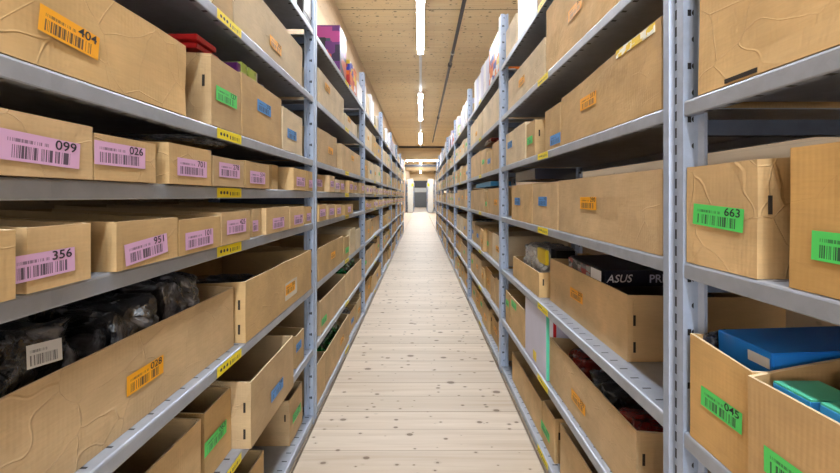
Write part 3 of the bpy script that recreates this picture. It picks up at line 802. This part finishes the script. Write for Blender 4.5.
B('L', 6, 320, 345.5, (345, 276), bay=1, xf=.52, colr='green', lab=(324, 320), wob=.003)
B('L', 6, 346.5, 361.5, (346, 275), bay=1, xf=.515, wob=.003)
bag('plastic_bag', -1, .54, .80, 2.56, 3.08, ZL[6]+.03, ZL[6]+.235, M['green_bag'], 'bright green plastic bags in a low box, second bay, left rack')
# third bay on the right, as seen
B('R', 3, 484.5, 470.8, (477, 190), bay=2, colr=None, slit=0)
B('R', 3, 487.3, 485, .16, bay=2, colr='green', lab=(486.2, 204))
B('R', 3, 499.3, 488, (499, 188), bay=2, colr='orange', lab=(495.8, 202.5))
item('cable_carton', 1, .51, .66, 2.62, 3.30, ZR[3]+.20, ZR[3]+.235, M['pcyan'], 'light blue carton lying on boxes in the third bay, right rack', 'carton')
B('R', 2, 480.5, 471, (475, 155), bay=2)
B('R', 2, 486, 481, (481, 152), bay=2, colr='green', slit=1)
B('R', 2, 491.5, 487, .15, bay=2, colr='blue')
B('R', 2, 499.3, 492.5, (499, 140), bay=2)
bag('plastic_bag', 1, .51, .66, 2.62, 2.98, ZR[2]+.221, ZR[2]+.262, M['red_bag'], 'red and white plastic film on boxes in the third bay, right rack')
B('R', 1, 482.5, 470.5, .20, bay=2, mat='card_pale', colr='orange', lab=(476.5, 134), hn=.2)
B('R', 1, 499.3, 483, .20, bay=2, mat='card_pale')
item('comic_carton', 1, .50, .70, 2.30, 2.62, ZR[0]+.001, ZR[0]+.265, M['comic'], 'bright orange and blue printed carton on top shelf, third bay, right rack', 'carton')
for i in range(6):
    item('ring_binder', 1, .503, .78, 2.66+i*.12, 2.76+i*.12, ZR[0]+.001, ZR[0]+.24+.012*(i % 3), M['white' if i % 2 else 'lilac'],
         f"{'white' if i % 2 else 'pale lilac'} binder, {ORD[i]} after the bright printed carton, top shelf, right rack", 'binder', group='white binders on the top shelf')
for bay in range(1, 7): fill('L', bay, YL+bay*BAY, YL+(bay+1)*BAY-PW)
for bay in range(2, 8): fill('R', bay, YR+(bay-1)*BAY, YR+bay*BAY-PW)

# ------------------------------------------------------------------ beyond the cross aisle
Zf = [1.9, 1.5, 1.1, .7, .35, .05]
def end_rack(s, x0, y0, nb, label):
    r = rack(s, x0, y0, nb, Zf, label, tags=False)
    return r
for s, nm in ((-1, 'left'), (1, 'right')):
    y0 = 24.0
    r = end_rack(s, .50, y0, 4, f"distant shelving rack beyond the crossing, on the {nm} of the aisle")
    from_bm('end_panel', box_bm(0, s*.36, -PW-.012, -PW-.001, .02, 2.25), M['greyp'], r)['label'] = 'light grey end panel'
    from_bm('aisle_sign', box_bm(s*-.03, s*.10, -PW-.03, -PW-.014, 1.75, 1.95), M['yell'], r)['label'] = 'yellow aisle sign'
    for bi in range(3):
        for li, z in enumerate(Zf[:-1] if s < 0 else Zf):
            if random.random() < .35: continue
            yb = y0+bi*BAY+.1; ww = random.uniform(.5, 1.2)
            bm = carton_mesh(s, .42, ww, .22, .22, .23, .006, 0, 0)
            o = from_bm('cardboard_box', bm, [M['card'], M['edge']]); o.location = (s*.505, yb, z+.001)
            tag(o, f"distant cardboard box, {ORD[li]} shelf down, {ORD[bi]} bay of {nm} rack beyond the crossing", 'cardboard box', 'cardboard boxes beyond the crossing')

bpy.context.view_layer.update()
# cartons beyond the three hundred that show largest become one mass
far = sorted([o for o in C.objects if o.name.split('.')[0] == 'cardboard_box' and o.parent is None], key=lambda o: o.location.y)[296:]
mats = ['card', 'edge', 'card_pale', 'card_deep', 'green', 'orange', 'blue', 'pink']
bm = bmesh.new()
for o in far:
    n0 = len(bm.verts); f0 = len(bm.faces)
    bm.from_mesh(o.data); bm.verts.ensure_lookup_table(); bm.faces.ensure_lookup_table()
    base = [k for k in mats if M[k] == o.data.materials[0]][0]
    for v in bm.verts[n0:]: v.co = v.co + o.location
    for f in bm.faces[f0:]: f.material_index = 1 if f.material_index == 1 else mats.index(base)
    for ch in o.children:
        if ch.name.startswith('barcode_label'):
            n1 = len(bm.verts); f1 = len(bm.faces)
            bm.from_mesh(ch.data); bm.verts.ensure_lookup_table(); bm.faces.ensure_lookup_table()
            mw = Matrix.Translation(o.location) @ ch.matrix_local
            for v in bm.verts[n1:]: v.co = mw @ v.co
            idx = [i for i, k in enumerate(mats) if M[k] == ch.data.materials[0]][0]
            for f in bm.faces[f1:]: f.material_index = idx
        bpy.data.objects.remove(ch)
    bpy.data.objects.remove(o)
me = bpy.data.meshes.new('cardboard_box'); bm.to_mesh(me); bm.free()
o = link('cardboard_box', me, [M[k] for k in mats])
tag(o, 'the many small open cardboard boxes in the farthest bays of both racks', 'cardboard boxes', kind='stuff')

# ------------------------------------------------------------------ camera, world, view
cam = bpy.data.cameras.new('camera'); co = bpy.data.objects.new('camera', cam); C.objects.link(co)
cam.sensor_width = 36; cam.lens = 36*F/840; cam.clip_start = .05; cam.clip_end = 100
cam.shift_x = -(CX-420)/840; cam.shift_y = -(236.5-CY)/840
co.location = (0, 0, H); co.rotation_euler = (math.pi/2, 0, 0)
SC.camera = co
w = bpy.data.worlds.new('world'); SC.world = w; w.use_nodes = True
w.node_tree.nodes['Background'].inputs[0].default_value = (.86, .93, 1, 1)
w.node_tree.nodes['Background'].inputs[1].default_value = 1.6  # added fill light, enters where the back wall is left out
SC.view_settings.view_transform = 'Standard'; SC.view_settings.look = 'None'
SC.view_settings.gamma = 1; SC.view_settings.use_curve_mapping = False
SC.view_settings.exposure = 1.7
SC.cycles.max_bounces = 8; SC.cycles.diffuse_bounces = 2
SC.cycles.use_denoising = True
